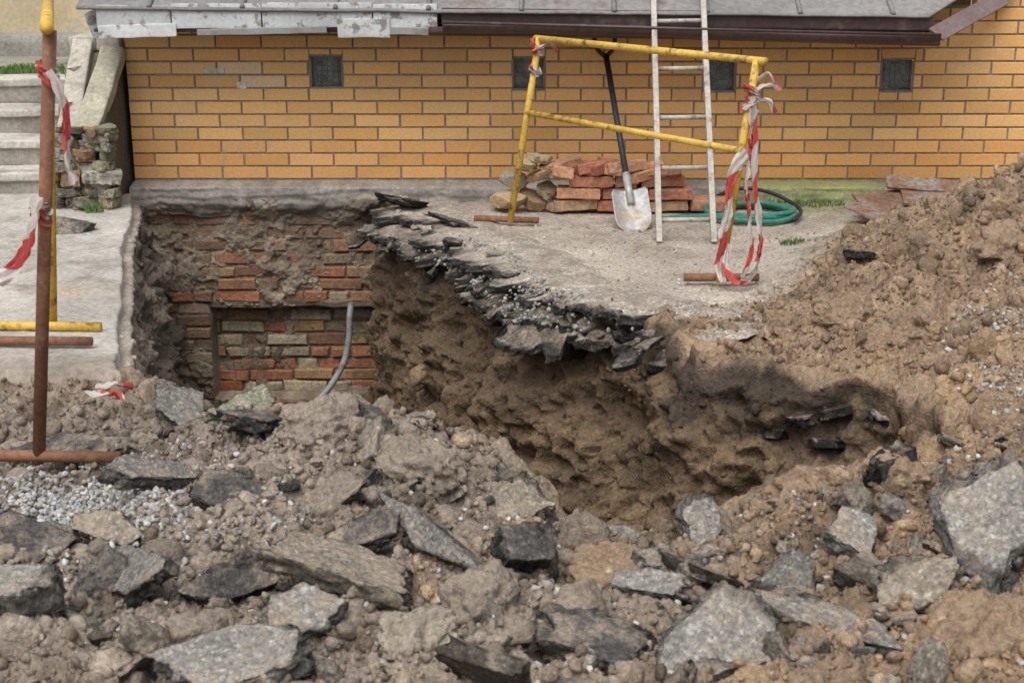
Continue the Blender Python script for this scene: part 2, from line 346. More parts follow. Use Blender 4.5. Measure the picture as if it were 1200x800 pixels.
# ---------------------------------------------------------------- clods / gravel
def rand_rot(n,flat=False):
    a=rng.uniform(0,6.28,(3,n))
    if flat: a[0]=rng.normal(0,.42,n); a[1]=rng.normal(0,.42,n)
    return rotm(a[0],a[1],a[2])
def cloud(n,x0,x1,y0,y1): return rng.uniform(x0,x1,n),rng.uniform(y0,y1,n)
def gpatch(x,y): return G(x,y,-1.15,3.36,.26,.24)
T_c1=[rock(1,100+i,'clod') for i in range(6)]; T_c2=[rock(2,120+i,'clod') for i in range(8)]; T_c3=[rock(3,140+i,'clod') for i in range(12)]
par=empty('rubble_pile')
for nm,T,n,r0,r1,reg,e,nw,fk in (('fine_crumbs',T_c1,62000,.003,.011,(-2.0,2.7,2.1,7.3),.3,9000,.88),('crumbs',T_c2,7000,.007,.016,(-1.6,1.8,2.1,3.9),.4,0,.97),('soil_clods',T_c2,8500,.010,.030,(-2.0,2.7,2.1,6.9),.1,900,.96),('large_clods',T_c3,560,.028,.066,(-1.6,2.6,2.1,6.5),-.10,40,.97)):
    x,y=cloud(n,*reg); rad=r0+(r1-r0)*rng.random(n)**2.2
    z,d=HD(x,y,True); fl=flatm(x,y)
    k=(rng.random(n)>fl*fk)&(d<-.085)&(y<7.9)&(rng.random(n)>gpatch(x,y)*1.3)
    x,y,z,rad=x[k],y[k],z[k]+rad[k]*e,rad[k]; c=col_surf(x,y)
    if nw:
        j=rng.integers(int(NS*NV*.01),int(NS*NV*.85),nw); r2=r0+(r1-r0)*rng.random(nw)**3
        x=np.concatenate([x,PW[j,0]]);y=np.concatenate([y,PW[j,1]]);z=np.concatenate([z,PW[j,2]]);rad=np.concatenate([rad,r2]); c=np.concatenate([c,cs[j]])
    n=len(x); c=c*rng.uniform(.72,1.25,(n,1)); sc=rad[:,None]*rng.uniform(.6,1.3,(n,3))
    scatter(nm,T,np.stack([x,y,z],1),sc,rand_rot(n),c,M_clod,smooth=(nm!='fine_crumbs'),parent=par)
T_g=[rock(1,200+i,'rock') for i in range(4)]+[rock(2,210+i,'rock') for i in range(4)]
gx=[];gy=[]
for cx,cy,sx,sy,n in ((-1.14,3.36,.16,.17,6000),(-.92,3.1,.22,.22,700),(-.05,6.3,.16,.35,250),(.2,5.8,.2,.12,250),(1.66,4.65,.09,.16,520),(1.52,4.1,.08,.14,420),(-.3,2.8,.5,.3,400),(-.6,3.2,.3,.2,300),(.16,2.55,.2,.12,260),(1.0,5.6,.6,.5,80),(1.05,3.2,.3,.3,160),(.9,6.9,.6,.4,80)):
    gx.append(rng.normal(cx,sx,n)); gy.append(rng.normal(cy,sy,n))
a,b=cloud(1200,-1.6,1.8,2.2,3.9); gx.append(a);gy.append(b); a,b=cloud(250,-2.0,2.6,2.2,7.8); gx.append(a);gy.append(b)
x=np.concatenate(gx);y=np.concatenate(gy); n=len(x); z,d=HD(x,y,True); k=(y<7.9)&(y>2.0)&(d<-.085); x,y,z=x[k],y[k],z[k]; n=len(x)
rad=.0035+.0085*rng.random(n)**1.4
c=np.array([.45,.44,.42])*rng.uniform(.5,1.3,(n,1)); c[:,2]*=rng.uniform(.9,1.12,n)
c=mix(c,np.array([.28,.23,.18]),(rng.random((n,1))<.4)*.75*(1-gpatch(x,y)[:,None]))
scatter('gravel',T_g,np.stack([x,y,z+rad*.4+gpatch(x,y)*rng.random(n)*.018],1),rad[:,None]*rng.uniform(.7,1.3,(n,3)),rand_rot(n),c,M_grav)
# ---------------------------------------------------------------- asphalt chunks
ap=empty('asphalt_chunks')
T_s3=[rock(3,300+i,'slab') for i in range(14)]; T_s4=[rock(4,330+i,'slab') for i in range(14)]
T_k4=[rock(4,360+i,'clod') for i in range(10)]
def slabs(nm,T,n,r0,r1,pw,c0,c1,flat=True,emb=.12,zs=(.5,1.1)):
    x,y=cloud(n,-1.6,1.6,2.1,3.95); z,d=HD(x,y,False); k=(d<-.09)&(rng.random(n)>gpatch(x,y)*1.4); x,y,z=x[k],y[k],z[k]; n=len(x)
    rad=r0+(r1-r0)*rng.random(n)**pw
    c=mix(np.array([.30,.285,.265]),np.array([.32,.27,.215]),rng.random((n,1)))*rng.uniform(c0,c1,(n,1))
    scatter(nm,T,np.stack([x,y,z+rad*emb],1),rad[:,None]*rng.uniform([.8,.6,zs[0]],[1.4,1.1,zs[1]],(n,3)),rand_rot(n,flat),c,M_asph,parent=ap,smooth=True)
slabs('small_slabs',T_s3,480,.014,.045,1.5,.3,1.2); slabs('medium_slabs',T_s4,90,.045,.09,1.6,.35,1.15)
slabs('asphalt_lumps',T_k4,130,.025,.07,2.0,.25,1.0,False,.2,(.5,.9))
LT=(.38,.36,.325);MD=(.28,.265,.24);DK=(.115,.108,.102);TN=(.35,.30,.24);GN=(.33,.33,.245)
HERO=[
(-1.0,3.98,.13,.085,.08,-25,14,28,.04,MD,'slab'),(-1.27,3.86,.19,.12,.07,10,4,-6,.03,DK,'slab'),(-.78,3.88,.13,.08,.08,20,15,-10,.03,GN,'slab'),
(-.70,3.68,.11,.08,.07,5,-12,8,.04,DK,'slab'),(-.93,3.42,.17,.06,.06,48,18,16,.06,MD,'slab'),(-.72,3.30,.15,.09,.07,-15,18,10,.02,DK,'slab'),
(.0,3.42,.12,.09,.08,-50,30,20,.03,TN,'slab'),(-.18,3.0,.20,.045,.10,-52,50,10,.05,MD,'slab'),(-.36,2.74,.20,.10,.07,-12,-8,14,.06,TN,'slab'),
(-.82,2.80,.17,.09,.07,-50,32,-14,.05,MD,'slab'),(-1.14,2.98,.16,.11,.12,10,10,10,.03,DK,'slab'),(-.52,2.40,.18,.10,.07,15,10,-8,.04,LT,'slab'),
(-.20,2.52,.10,.08,.13,5,10,0,.02,TN,'clod'),(.04,2.92,.09,.06,.12,20,38,10,.06,DK,'slab'),(.16,2.56,.17,.12,.15,-10,8,6,.01,DK,'slab'),
(.42,2.50,.14,.11,.08,15,42,-12,.05,LT,'slab'),(.64,2.58,.17,.06,.05,-20,10,14,.03,MD,'slab'),(.60,2.80,.085,.07,.09,10,55,0,.03,MD,'slab'),
(1.08,2.90,.11,.22,.08,-12,46,-12,.10,LT,'slab'),(.45,3.12,.055,.11,.07,8,60,5,.04,LT,'slab'),(.98,3.32,.09,.07,.13,0,10,0,.02,SAND,'clod'),
(.77,2.95,.09,.06,.06,30,32,0,.04,LT,'slab'),(-1.02,2.62,.09,.07,.12,0,8,0,.05,LT,'slab'),(-.58,2.98,.10,.07,.07,60,20,15,.04,DK,'slab'),
(1.13,3.22,.05,.04,.10,0,10,0,.04,DK,'slab'),(-.45,3.30,.12,.10,.18,25,20,-10,-.01,GREY,'clod'),(-.25,3.45,.13,.09,.16,-25,15,10,-.01,GREY,'clod'),(-.50,3.62,.13,.10,.16,40,10,0,-.01,GREY,'clod'),
(-2.24,7.0,.15,.11,.19,8,0,5,.05,DK,'rock'),(-.60,7.72,.17,.12,.08,10,-12,14,.05,DK,'slab'),(-.30,7.28,.17,.09,.05,-30,-14,10,.03,DK,'slab'),
(.93,2.55,.17,.13,.20,30,12,-8,-.02,SAND,'clod'),(.25,2.95,.12,.10,.16,0,15,10,-.01,SAND,'clod'),(1.25,2.55,.15,.12,.2,10,10,5,.0,SAND,'clod'),(.8,3.35,.15,.10,.16,10,5,5,-.02,SAND,'clod'),
(-.62,2.62,.12,.09,.16,10,5,5,-.01,GREY,'clod'),(-.05,2.7,.12,.09,.16,70,5,5,-.01,GREY,'clod'),(1.5,4.9,.16,.12,.2,70,5,5,-.01,SAND,'clod'),(1.9,5.3,.15,.12,.2,0,5,5,-.01,SAND,'clod'),(1.3,5.2,.15,.10,.18,30,5,5,-.01,SAND,'clod'),
(-.35,3.0,.11,.06,.05,25,25,-15,.03,DK,'slab'),(-.95,3.05,.12,.06,.06,-30,30,12,.04,TN,'slab'),(.30,2.78,.12,.05,.06,-35,32,-12,.03,LT,'slab'),(-.60,2.80,.13,.05,.06,30,45,0,.05,DK,'slab'),(.85,2.70,.11,.07,.06,10,25,-18,.03,TN,'slab'),(-.42,2.58,.11,.07,.06,40,20,-10,.04,LT,'slab'),(.28,3.22,.11,.07,.05,-30,18,8,.02,MD,'slab')]
A=NAcc(); A2=NAcc()
for i,(x,y,l,w,t,rz,rx,ry,zo,c,kind) in enumerate(HERO):
    V,F,ti=rock(5,400+i*7,kind)
    V=V*np.array([l,w,t if kind=='slab' else t*.5]); V=V+.0035*np.stack([fbm(V[:,0],V[:,1],V[:,2],45,3,500+i+k) for k in range(3)],1)*1.6
    (A2 if kind=='clod' else A).add(V@rot1(rx,ry,rz).T+np.array([x,y,Hs(x,y)+zo]),F,np.array(c)*ti[:,None])
A.obj('large_slabs',M_asph,ap); A2.obj('soil_lumps',M_clod,par)
# broken asphalt crust along the pit edge
i0=int(np.argmin(np.hypot(PATH[:,0]-.70,PATH[:,1]-5.05)+(PATH[:,1]<4.8)*9)); i1=int(np.argmin(np.hypot(PATH[:,0]+.64,PATH[:,1]-7.9)))
def crust(name,inner,z0,th,wout,colt,colside,seed,matl,amp,t0,t1,sagk):
    n=760; m=54; idx=np.linspace(mix(i0,i1,t0),mix(i0,i1,t1),n); bx=np.interp(idx,np.arange(NS),PATH[:,0]);by=np.interp(idx,np.arange(NS),PATH[:,1]); ax=np.interp(idx,np.arange(NS),_Nn[:,0]);ay=np.interp(idx,np.arange(NS),_Nn[:,1])
    LN=3.4*(t1-t0); s=np.linspace(0,LN,n); 
    cell=np.floor(s*4+1.4*pn(s*3.3,s*0,0,seed)); st=pn(cell*3.7+.4,cell*1.3+.3,0,seed+1)*1.5; e=inner+amp*st+amp*.7*pn(s*9,0*s,0,seed+2)+amp*.2*pn(s*36,0*s,0,seed+3)
    e=mix(-.04,e,np.clip(np.minimum(s,LN-s)/.15,0.0,1))
    sag=-sagk*(.6+1.2*pn(cell*5.1+.3,cell*2.2+.6,0,seed+5))
    t=np.linspace(0,1,m)[:,None]; top=np.clip(t/.55,0,1); sd=np.clip((t-.55)/.2,0,1); un=np.clip((t-.75)/.25,0,1)
    o=mix(-wout,e[None],top**.8)-un*(.22+e[None])
    X=bx+ax*o+0*t;Y=by+ay*o+0*t
    zs,_=HD(X.ravel(),Y.ravel(),False,False); zs=zs.reshape(X.shape); zs=mix(zs,np.minimum(zs,.02),.7)
    edge=S(.45,1,top)
    Z=zs+z0-(1-S(0,.25,top))*.03+edge*sag[None]-sd*th*(1+.5*pn(s*20,s*0,0,seed+4))[None]+un*-.02
    r=.009*(edge)+.001
    X=X+fbm(X,Y,Z,24,3,seed+7)*r*2;Y=Y+fbm(X,Y,Z,24,3,seed+8)*r*2;Z=Z+fbm(X,Y,Z,18,3,seed+9)*r
    nz=fbm(X,Y,Z,9,3,seed+6)
    k=np.clip(S(.80,1.0,top+.22*nz)+(sd>0),0,1)[...,None]
    C=mix(np.array(colt)*(1+.3*nz[...,None]),np.array(colside)*np.ones(3),k)
    new_obj(name,np.stack([X.ravel(),Y.ravel(),Z.ravel()],1),gridF(m,n),matl,ap,C.reshape(-1,3),True)
crust('asphalt_crust',.07,.022,.032,.45,(.42,.37,.31),(.05,.046,.043),700,M_asphd,.12,0,1,.025)
crust('asphalt_underlayer',.10,-.03,.035,.12,(.17,.145,.12),(.045,.041,.038),720,M_asphd,.12,.02,.97,.05)
crust('asphalt_base_layer',.14,-.085,.035,.10,(.15,.12,.09),(.05,.045,.04),740,M_asphd,.10,.10,.60,.06)
A=NAcc()
for k in range(26):
    t=random.random(); i=int(mix(i0,i1,t)); o=random.uniform(.0,.22); s_=random.uniform(.03,.09); 
    V,F,ti=rock(4,600+k*3,'slab'); V=V*np.array([s_,s_*random.uniform(.5,.9),random.uniform(.02,.045)])
    nx_,ny_=_Nn[i]; ang=math.degrees(math.atan2(ny_,nx_)); tilt=random.uniform(5,45)*(o>.03)+random.uniform(-5,5)
    R=rot1(0,0,ang)@rot1(random.uniform(-12,12),tilt,0)@rot1(0,0,random.uniform(0,360))
    zz=.015-max(0,o)*random.uniform(.4,.9)
    A.add(V@R.T+np.array([PATH[i,0]+nx_*o,PATH[i,1]+ny_*o,zz]),F,np.array(random.choice([(.05,.045,.042),(.09,.083,.077),(.22,.195,.165)]))*ti[:,None]*random.uniform(.8,1.2))
for k,(ex,ey,ez) in enumerate(((.86,4.93,-.04),(.95,4.78,-.08),(1.02,4.68,-.14),(1.12,4.62,-.10),(.80,5.1,-.04),(1.3,4.5,-.08),(1.5,5.9,.17),(.95,4.74,-.22),(.8,4.95,-.2),(1.1,4.58,-.2))):
    V,F,ti=rock(4,800+k*3,'slab'); V=V*np.array([.08,.05,.06]); R=rot1(random.uniform(-20,20),random.uniform(-20,20),random.uniform(0,360))
    A.add(V@R.T+np.array([ex,ey,ez]),F,np.array((.05,.045,.04))*ti[:,None])
A.obj('broken_edge_pieces',M_asphd,ap)
n=520; t=np.concatenate([rng.normal(.30,.06,n//2),rng.normal(.52,.09,n//2)]); t=t[(t>0)&(t<1)]; n=len(t); ii=(i0+(i1-i0)*t).astype(int); o=rng.uniform(-.06,.18,n)
gx_=PATH[ii,0]+_Nn[ii,0]*o; gy_=PATH[ii,1]+_Nn[ii,1]*o; rad=rng.uniform(.005,.012,n)
scatter('gravel_bed',T_g,np.stack([gx_,gy_,.02-np.clip(o+.02,0,1)*.45+rng.normal(0,.008,n)],1),rad[:,None]*rng.uniform(.7,1.3,(n,3)),rand_rot(n),np.array([.34,.325,.30])*rng.uniform(.4,1.2,(n,1)),M_grav,parent=ap)
# ---------------------------------------------------------------- brick building
B=empty('brick_building')
def brick(acc,x0,x1,z0,z1,yf,depth,c,ch=.004,jit=0.0,tilt=0.0):
    j=lambda:random.uniform(-jit,jit)
    yo=yf+random.uniform(-tilt,tilt)
    P=[(x0+j(),yf+depth,z0+j()),(x1+j(),yf+depth,z0+j()),(x1+j(),yf+depth,z1+j()),(x0+j(),yf+depth,z1+j())]
    a=[(x0+j(),yo+ch,z0+j()),(x1+j(),yo+ch+j(),z0+j()),(x1+j(),yo+ch,z1+j()),(x0+j(),yo+ch+j(),z1+j())]
    b=[(a[0][0]+ch,a[0][1]-ch,a[0][2]+ch),(a[1][0]-ch,a[1][1]-ch,a[1][2]+ch),(a[2][0]-ch,a[2][1]-ch,a[2][2]-ch),(a[3][0]+ch,a[3][1]-ch,a[3][2]-ch)]
    V=P+a+b; F=[(8,9,10,11)]
    for q in range(4):
        r=(q+1)%4; F.append((4+q,4+r,8+r,8+q)); F.append((q,r,4+r,4+q))
    acc.add(V,F,c)
VENT=[(-1.06,.73),(.095,.72),(1.185,.71),(2.20,.71)]; VH=.094
YW=8.13; acc=Acc(); row=0; z=.118
while z<2.7:
    off=0 if row%2==0 else .13
    xx=-2.20-off
    while xx<7.5:
        a=max(xx,-2.20); b=xx+.25
        if z>1.05 and b<2.62: xx+=.26; continue
        if z>1.05: a=max(a,2.62)
        if b-a>.03:
            segs=[(a,b,z,z+.0655)]
            for vx,vz in VENT:
                if z+.065>vz-VH and z<vz+VH:
                    ns=[]
                    for s0,s1,q0,q1 in segs:
                        if s1<=vx-VH or s0>=vx+VH: ns.append((s0,s1,q0,q1))
                        else:
                            if s0<vx-VH-.012: ns.append((s0,vx-VH-.004,q0,q1))
                            if s1>vx+VH+.012: ns.append((vx+VH+.004,s1,q0,q1))
                            m0,m1=max(s0,vx-VH),min(s1,vx+VH)
                            if m1-m0>.02:
                                if q1-(vz+VH)>.010: ns.append((m0,m1,vz+VH+.003,q1))
                                if (vz-VH)-q0>.010: ns.append((m0,m1,q0,vz-VH-.003))
                    segs=ns
            g=random.gauss(0,1)
            c=np.array([.78,.46,.185])*(1+.06*g)+np.array([.0,.012,.014])*random.gauss(0,1)
            if z<.30: c=c*np.array([.96,.88,.83])*(.92 if z<.15 else 1)
            if random.random()<.05: c=c*np.array([.92,.84,.76])
            pal_=(abs(a+1.75)<.12 and .70<z<.76) or (abs(a+1.58)<.10 and .60<z<.70)
            if pal_: c=np.array([.77,.55,.34])
            for s0,s1,q0,q1 in segs: brick(acc,s0,s1,q0,q1,YW,.10,c,.003,.0012,.0015)
        xx+=.26
    z+=.075; row+=1
acc.obj('facing_bricks',M_fbr,B)
acc=Acc(); mc_=[(-1.70,.735,.12,.035),(-1.545,.655,.06,.045),(-1.9,.45,.03,.02)]
for mx_,mz_,mw,mh in mc_:
    V,F=rbox((mx_,YW-.001,mz_),(mw,.006,mh),(0,4,0),3,.006,.004,20); acc.add(V,F,(.66,.63,.60))
acc.obj('mortar_smears',M_mort,B,True)
acc=Acc()
def quad(acc,p,c): acc.add(p,[(0,1,2,3)],c)
mc=(.29,.25,.21)
def wallpart(x0,x1,z0,z1): quad(acc,[(x0,YW+.008,z0),(x1,YW+.008,z0),(x1,YW+.008,z1),(x0,YW+.008,z1)],mc)
wallpart(-2.2,7.5,.05,.61); wallpart(-2.2,7.5,.83,1.1); wallpart(2.62,7.5,1.1,2.75)
cuts=[-2.2]+sum([[v[0]-.09,v[0]+.09] for v in VENT],[])+[7.5]
for q in range(0,len(cuts),2): wallpart(cuts[q],cuts[q+1],.61,.83)
for vx,vz in VENT:
    wallpart(vx-.09,vx+.09,.61,vz-.088); wallpart(vx-.09,vx+.09,vz+.088,.83)
quad(acc,[(-2.2,YW+.01,.0),(-2.2,YW+.01,1.1),(-2.2,14,1.1),(-2.2,14,0)],(.55,.30,.10))
quad(acc,[(2.62,YW+.11,1.0),(2.62,YW+.11,2.75),(2.62,14,2.75),(2.62,14,1.0)],(.55,.30,.10))
quad(acc,[(2.62,YW,2.751),(7.5,YW,2.751),(7.5,14,2.9),(2.62,14,2.9)],(.2,.2,.2))
acc.obj('mortar_joints',M_mort,B)
acc=Acc(); ac2=Acc()
for vx,vz in VENT:
    h=.092; t=.009
    V,F=rbox((vx,YW+.045,vz),(2*h-.01,.02,2*h-.01),seed=3,amp=.002,rnd=.004); acc.add(V,F,(.1,.1,.1))
    for dx in np.linspace(-.06,.06,5): V,F=rbox((vx+dx,YW+.033,vz),(.005,.008,2*h-.03),amp=.001,rnd=.002); acc.add(V,F,(.1,.1,.1))
    for dz in np.linspace(-.06,.06,5): V,F=rbox((vx,YW+.031,vz+dz),(2*h-.03,.008,.005),amp=.001,rnd=.002); acc.add(V,F,(.1,.1,.1))
    for sx,sz,cx,cz in ((2*h+.002,t,0,h-.004),(2*h+.002,t,0,-h+.004),(t,2*h-.02,h-.004,0),(t,2*h-.02,-h+.004,0)):
        V,F=rbox((vx+cx,YW+.033,vz+cz),(sx,.05,sz),amp=.001,rnd=.003,seed=int(vx*9)); ac2.add(V,F,(.25,.23,.20))
acc.obj('vent_glass',M_glass,B,True); ac2.obj('vent_frames',M_conc,B,True)
def plinth(u,v):
    x=-2.2+u*9.7; s=v
    front=7.99+.015*fbm(x,v*3,0,3,3,61)
    y=np.where(s<.35,YW+.02-(YW+.02-front)*(s/.35),front); zt=.108+.006*fbm(x,s,0,6,3,62)
    zb=-.09+.06*fbm(x,0*x,0,4,4,63)
    z=np.where(s<.35,zt-.02*(s/.35),zt-.02-(zt-.02-zb)*((s-.35)/.65))
    y=y+.012*fbm(x,z,0,14,4,64)+.06*S(-.01,-.11,z+.05*fbm(x,z,0,9,3,65))
    return np.stack([x,y,z],1)
V,F=grid(1100,30,plinth)
nn=fbm(V[:,0],V[:,2]*2,0,2.5,4,66)[:,None]; c=np.array([.33,.30,.265])*(1+.6*nn)*(1+.3*fbm(V[:,0],V[:,2],0,15,3,67)[:,None])
c=mix(c,np.array([.16,.125,.09]),np.clip(S(.03,-.08,V[:,2])[:,None]*.8+.8*nn,0,1)*(V[:,0]<-.3)[:,None]*.8)
ms=np.clip(S(1.0,1.6,V[:,0])[:,None]*(.75+1.3*nn)*1.0,0,1); c=mix(c,np.array([.27,.30,.10])*(1+.5*nn),ms*.8)
new_obj('plinth',V,F,M_conc,B,c,True)
YF=8.06; acc=Acc(); row=0; z=-2.05
NX0,NX1,NZ0,NZ1=-1.80,-.78,-1.22,-.63
pal=[(.46,.16,.085),(.44,.20,.10),(.44,.27,.14),(.30,.17,.11),(.40,.16,.09),(.42,.33,.22)]
while z<.0:
    xx=-2.25-(.13 if row%2 else 0); rz_=random.uniform(-.004,.004)
    while xx<-.3:
        L_=.25 if random.random()<.6 else .12
        L_*=random.uniform(.88,1.08)
        a,b=xx,xx+L_; c=np.array(random.choice(pal))*random.uniform(.75,1.15)
        dirt=.50 if z>-.6 else .26
        c=mix(c,np.array([.24,.175,.12]),min(1,dirt*random.uniform(.6,1.4)))
        inz=(z+.035>NZ0 and z+.035<NZ1)
        yf=YF+random.uniform(-.010,.014)
        if inz and a<NX1 and b>NX0:
            if a<NX0-.03: brick(acc,a,NX0,z,z+.064,yf,.27,c,.006,.004,.004)
            if b>NX1+.03: brick(acc,NX1,b,z,z+.064,yf,.27,c,.006,.004,.004)
            c=np.array(random.choice(pal if random.random()<.7 else [(.50,.43,.30)]))*random.uniform(.95,1.3)
            c=mix(c,np.array([.26,.19,.13]),random.uniform(0,.35))
            brick(acc,a,b,z+rz_*2,z+.064+rz_*2,YF+.13+random.uniform(-.015,.015),.1,c,.008,.008,.008)
        elif random.random()>.05: brick(acc,a,b,z+rz_,z+.064+rz_,yf,.27,c,.008,.006,.008)
        xx+=L_+.012
    z+=.076; row+=1
acc.obj('foundation_bricks',M_obr,B)
def mud(u,v):
    x=-2.3+u*2.0; z=-2.1+v*2.12
    nic=S(NX0-.0,NX0+.02,x)*(1-S(NX1-.02,NX1,x))*S(NZ0,NZ0+.02,z)*(1-S(NZ1-.02,NZ1,z))
    n=fbm(x,z,0,3.2,4,71)+.5*fbm(x,z,0,14,3,72)
    thr=mix(.10,-.04,S(-.75,-.45,z)); thr=thr-.3*S(-1.0,-.75,x)*S(-.7,-.4,z); cov=S(thr-.12,thr+.22,n)
    y=YF+.014-cov*(.016+.035*np.clip(n+.2,0,1))+.010*fbm(x,z,0,30,4,73)+nic*(.140+cov*.005)
    y=y-.06*S(-.14,0,z)*(.6+n)
    return np.stack([x,y,z],1)
V,F=grid(480,500,mud); n_=fbm(V[:,0],V[:,2],0,4,5,75)[:,None]
c=mix(np.array([.20,.15,.105]),np.array([.38,.31,.235]),np.clip(.45+1.5*n_,0,1)); c=c*(1+.4*fbm(V[:,0],V[:,2],0,12,3,76)[:,None])
c=mix(c,np.array([.07,.058,.048]),np.clip(S(-1.05,-.75,V[:,0]+.15*n_[:,0])*S(-.45,-.15,V[:,2]),0,1)[:,None]*.8)
new_obj('foundation_mortar',V,F,M_mort,B,c,True)
acc=Acc(); V,F=rbox((-1.28,YF+.06,NZ1+.012),(1.12,.12,.05),seed=4,amp=.012,rnd=.01); acc.add(V,F,(.20,.15,.11)); acc.obj('niche_lintel',M_obr,B,True)
# eaves
acc=Acc(); xx=-2.24; k=0
while xx<-.44:
    L_=random.uniform(.25,.6); L_=min(L_,-.40-xx)
    V,F=rbox((xx+L_/2,7.765+random.uniform(-.004,.004),1.063+random.uniform(-.010,.006)),(L_-.006,.025,.13),(random.uniform(-4,4),random.uniform(-.5,.5),0),k,.003,.004); g=random.uniform(.75,1.05); acc.add(V,F,(.60*g,.62*g,.63*g)); xx+=L_; k+=1
for bx_,bw,bz,bh,g in ((-2.02,.42,.985,.07,1.0),(-1.35,.7,.985,.035,.45),(-.80,.28,1.0,.10,.95),(-.55,.22,.985,.04,.5)):
    V,F=rbox((bx_,7.745,bz),(bw,.018,bh),(0,random.uniform(-2,2),0),int(bh*999),.003,.004); acc.add(V,F,(.6*g,.61*g,.61*g))
V,F=rbox((-2.27,7.9,1.02),(.10,.12,.14),(0,-20,8),79,.006,.004); acc.add(V,F,(.55,.57,.58))
acc.obj('fascia_boards',M_paint,B)
acc=Acc(); V,F=rbox((.03,7.96,.985),(4.6,.34,.02),(0,0,0),5,.002,.003); acc.add(V,F,(.05,.04,.04)); acc.obj('soffit',M_gut,B)
def roofz(x,y): return 1.115-.010*(x+2.3)+(y-7.75)*.50
def roof(u,v):
    y=7.735+v*4.2; x1=np.minimum(2.26+(y-7.75)*1.15,2.66); x=-2.34+u*(x1+2.34)
    return np.stack([x,y,roofz(x,y)+.006*fbm(x,y,0,3,3,81)],1)
V,F=grid(300,60,roof); g=new_obj('roof_sheet',V,F,M_roof,B,None,True); sm=g.modifiers.new('s','SOLIDIFY'); sm.thickness=.012
acc=Acc()
for k in range(9):
    xr=-1.95+.5*k; V,F=tube([(xr,7.74,roofz(xr,7.74)+.008),(xr+.04,9.3,roofz(xr,9.3)+.008)],.013,8); acc.add(V,F,(.2,.2,.2))
acc.obj('roof_seams',M_roof,B,True)
acc=Acc(); V,F=rbox((.95,7.775,1.045),(2.66,.03,.09),(0,.7,0),6,.003,.004); acc.add(V,F,(.05,.04,.04)); acc.obj('eave_board',M_gut,B)
acc=Acc()
for (p,q) in (((2.24,7.72,1.0),(2.70,8.10,1.17)),((2.70,8.10,1.17),(2.78,8.10,1.35))):
    p=Vector(p);q=Vector(q); dv=(q-p); sd=Vector((.75,-.3,-.55)).normalized()
    A_=[p,q,q+sd*.10,p+sd*.10]; nrm=dv.cross(sd).normalized()*.012
    V=[tuple(a) for a in A_]+[tuple(a+nrm) for a in A_]; acc.add(V,[(0,1,2,3),(7,6,5,4),(0,4,5,1),(1,5,6,2),(2,6,7,3),(3,7,4,0)],(.05,.04,.04))
acc.obj('verge_flashing',mat('verge_metal',base=(.17,.13,.13),n1=(3,.2),n2=(40,.2),bump=(30,.1,.003),rough=.5),B)
def gut(u,v):
    x=-.37+u*2.66; a=math.pi*(1+v); xe=1.035-.025*(x+.37)+.006*np.sin(x*3)
    r=.050; return np.stack([x,7.705+r*np.cos(a),xe+r*np.sin(a)],1)
V,F=grid(80,14,gut); g=new_obj('gutter',V,F,M_gut,B,None,True); sm=g.modifiers.new('s','SOLIDIFY'); sm.thickness=.004
V,F=tube([(-.37,7.655,1.037),(.9,7.655,1.003),(2.29,7.655,.971)],.008,8); new_obj('gutter_bead',V,F,M_gut,B,None,True)
V,F=tube([(-.45,7.74,.985),(.9,7.78,.962),(2.32,7.78,.925)],.024,10); new_obj('gutter_lip',V,F,M_gut,B,None,True)
# ---------------------------------------------------------------- stairs, parapet, plaster wall
st=empty('concrete_staircase'); acc=Acc()
for i in range(4):
    acc.add(*rbox((-3.37,8.0+.3*i+.9,.075+.15*i),(1.8,1.8,.146),(0,0,0),i,.008,.012,5),np.array([.33,.305,.265])*random.uniform(.9,1.1))
    acc.add(*rbox((-3.37,8.0+.3*i+.15,.128+.15*i+.012),(1.82,.34,.05),(0,random.uniform(-.5,.5),random.uniform(-.8,.8)),i+10,.009,.012,9),np.array([.47,.44,.395])*random.uniform(.88,1.08))
acc.obj('steps',M_conc,st,True)
acc=Acc(); acc.add(*rbox((-3.37,10.2,.3),(1.8,2.2,.6),(0,0,0),31,.006,.01),(.28,.26,.22)); acc.obj('landing',M_conc,st,True)
pw=empty('plaster_wall'); acc=Acc()
acc.add(*rbox((-5,10.9,1.9),(6,.2,2.6),seed=3,amp=.004),(.5,.4,.25)); acc.obj('wall',M_plast,pw)
acc=Acc(); acc.add(*rbox((-5,10.74,.42),(6,.25,.68),seed=5,amp=.012,rnd=.03),(.28,.27,.24)); acc.obj('base_course',M_conc,pw,True)
sp=empty('stone_parapet')
acc=Acc(); prof=[(7.62,-.1),(7.66,.42),(8.08,.84),(9.8,.84),(9.8,-.1)]
V=[(-2.46,a,b) for a,b in prof]+[(-2.23,a,b) for a,b in prof]
acc.add(V,[(0,5,6,1),(1,6,7,2),(2,7,8,3),(3,8,9,4),(0,1,2,3,4),(9,8,7,6,5)],(.14,.12,.09)); acc.obj('core',M_mort,sp)
A=NAcc(); z=-.03; k=0
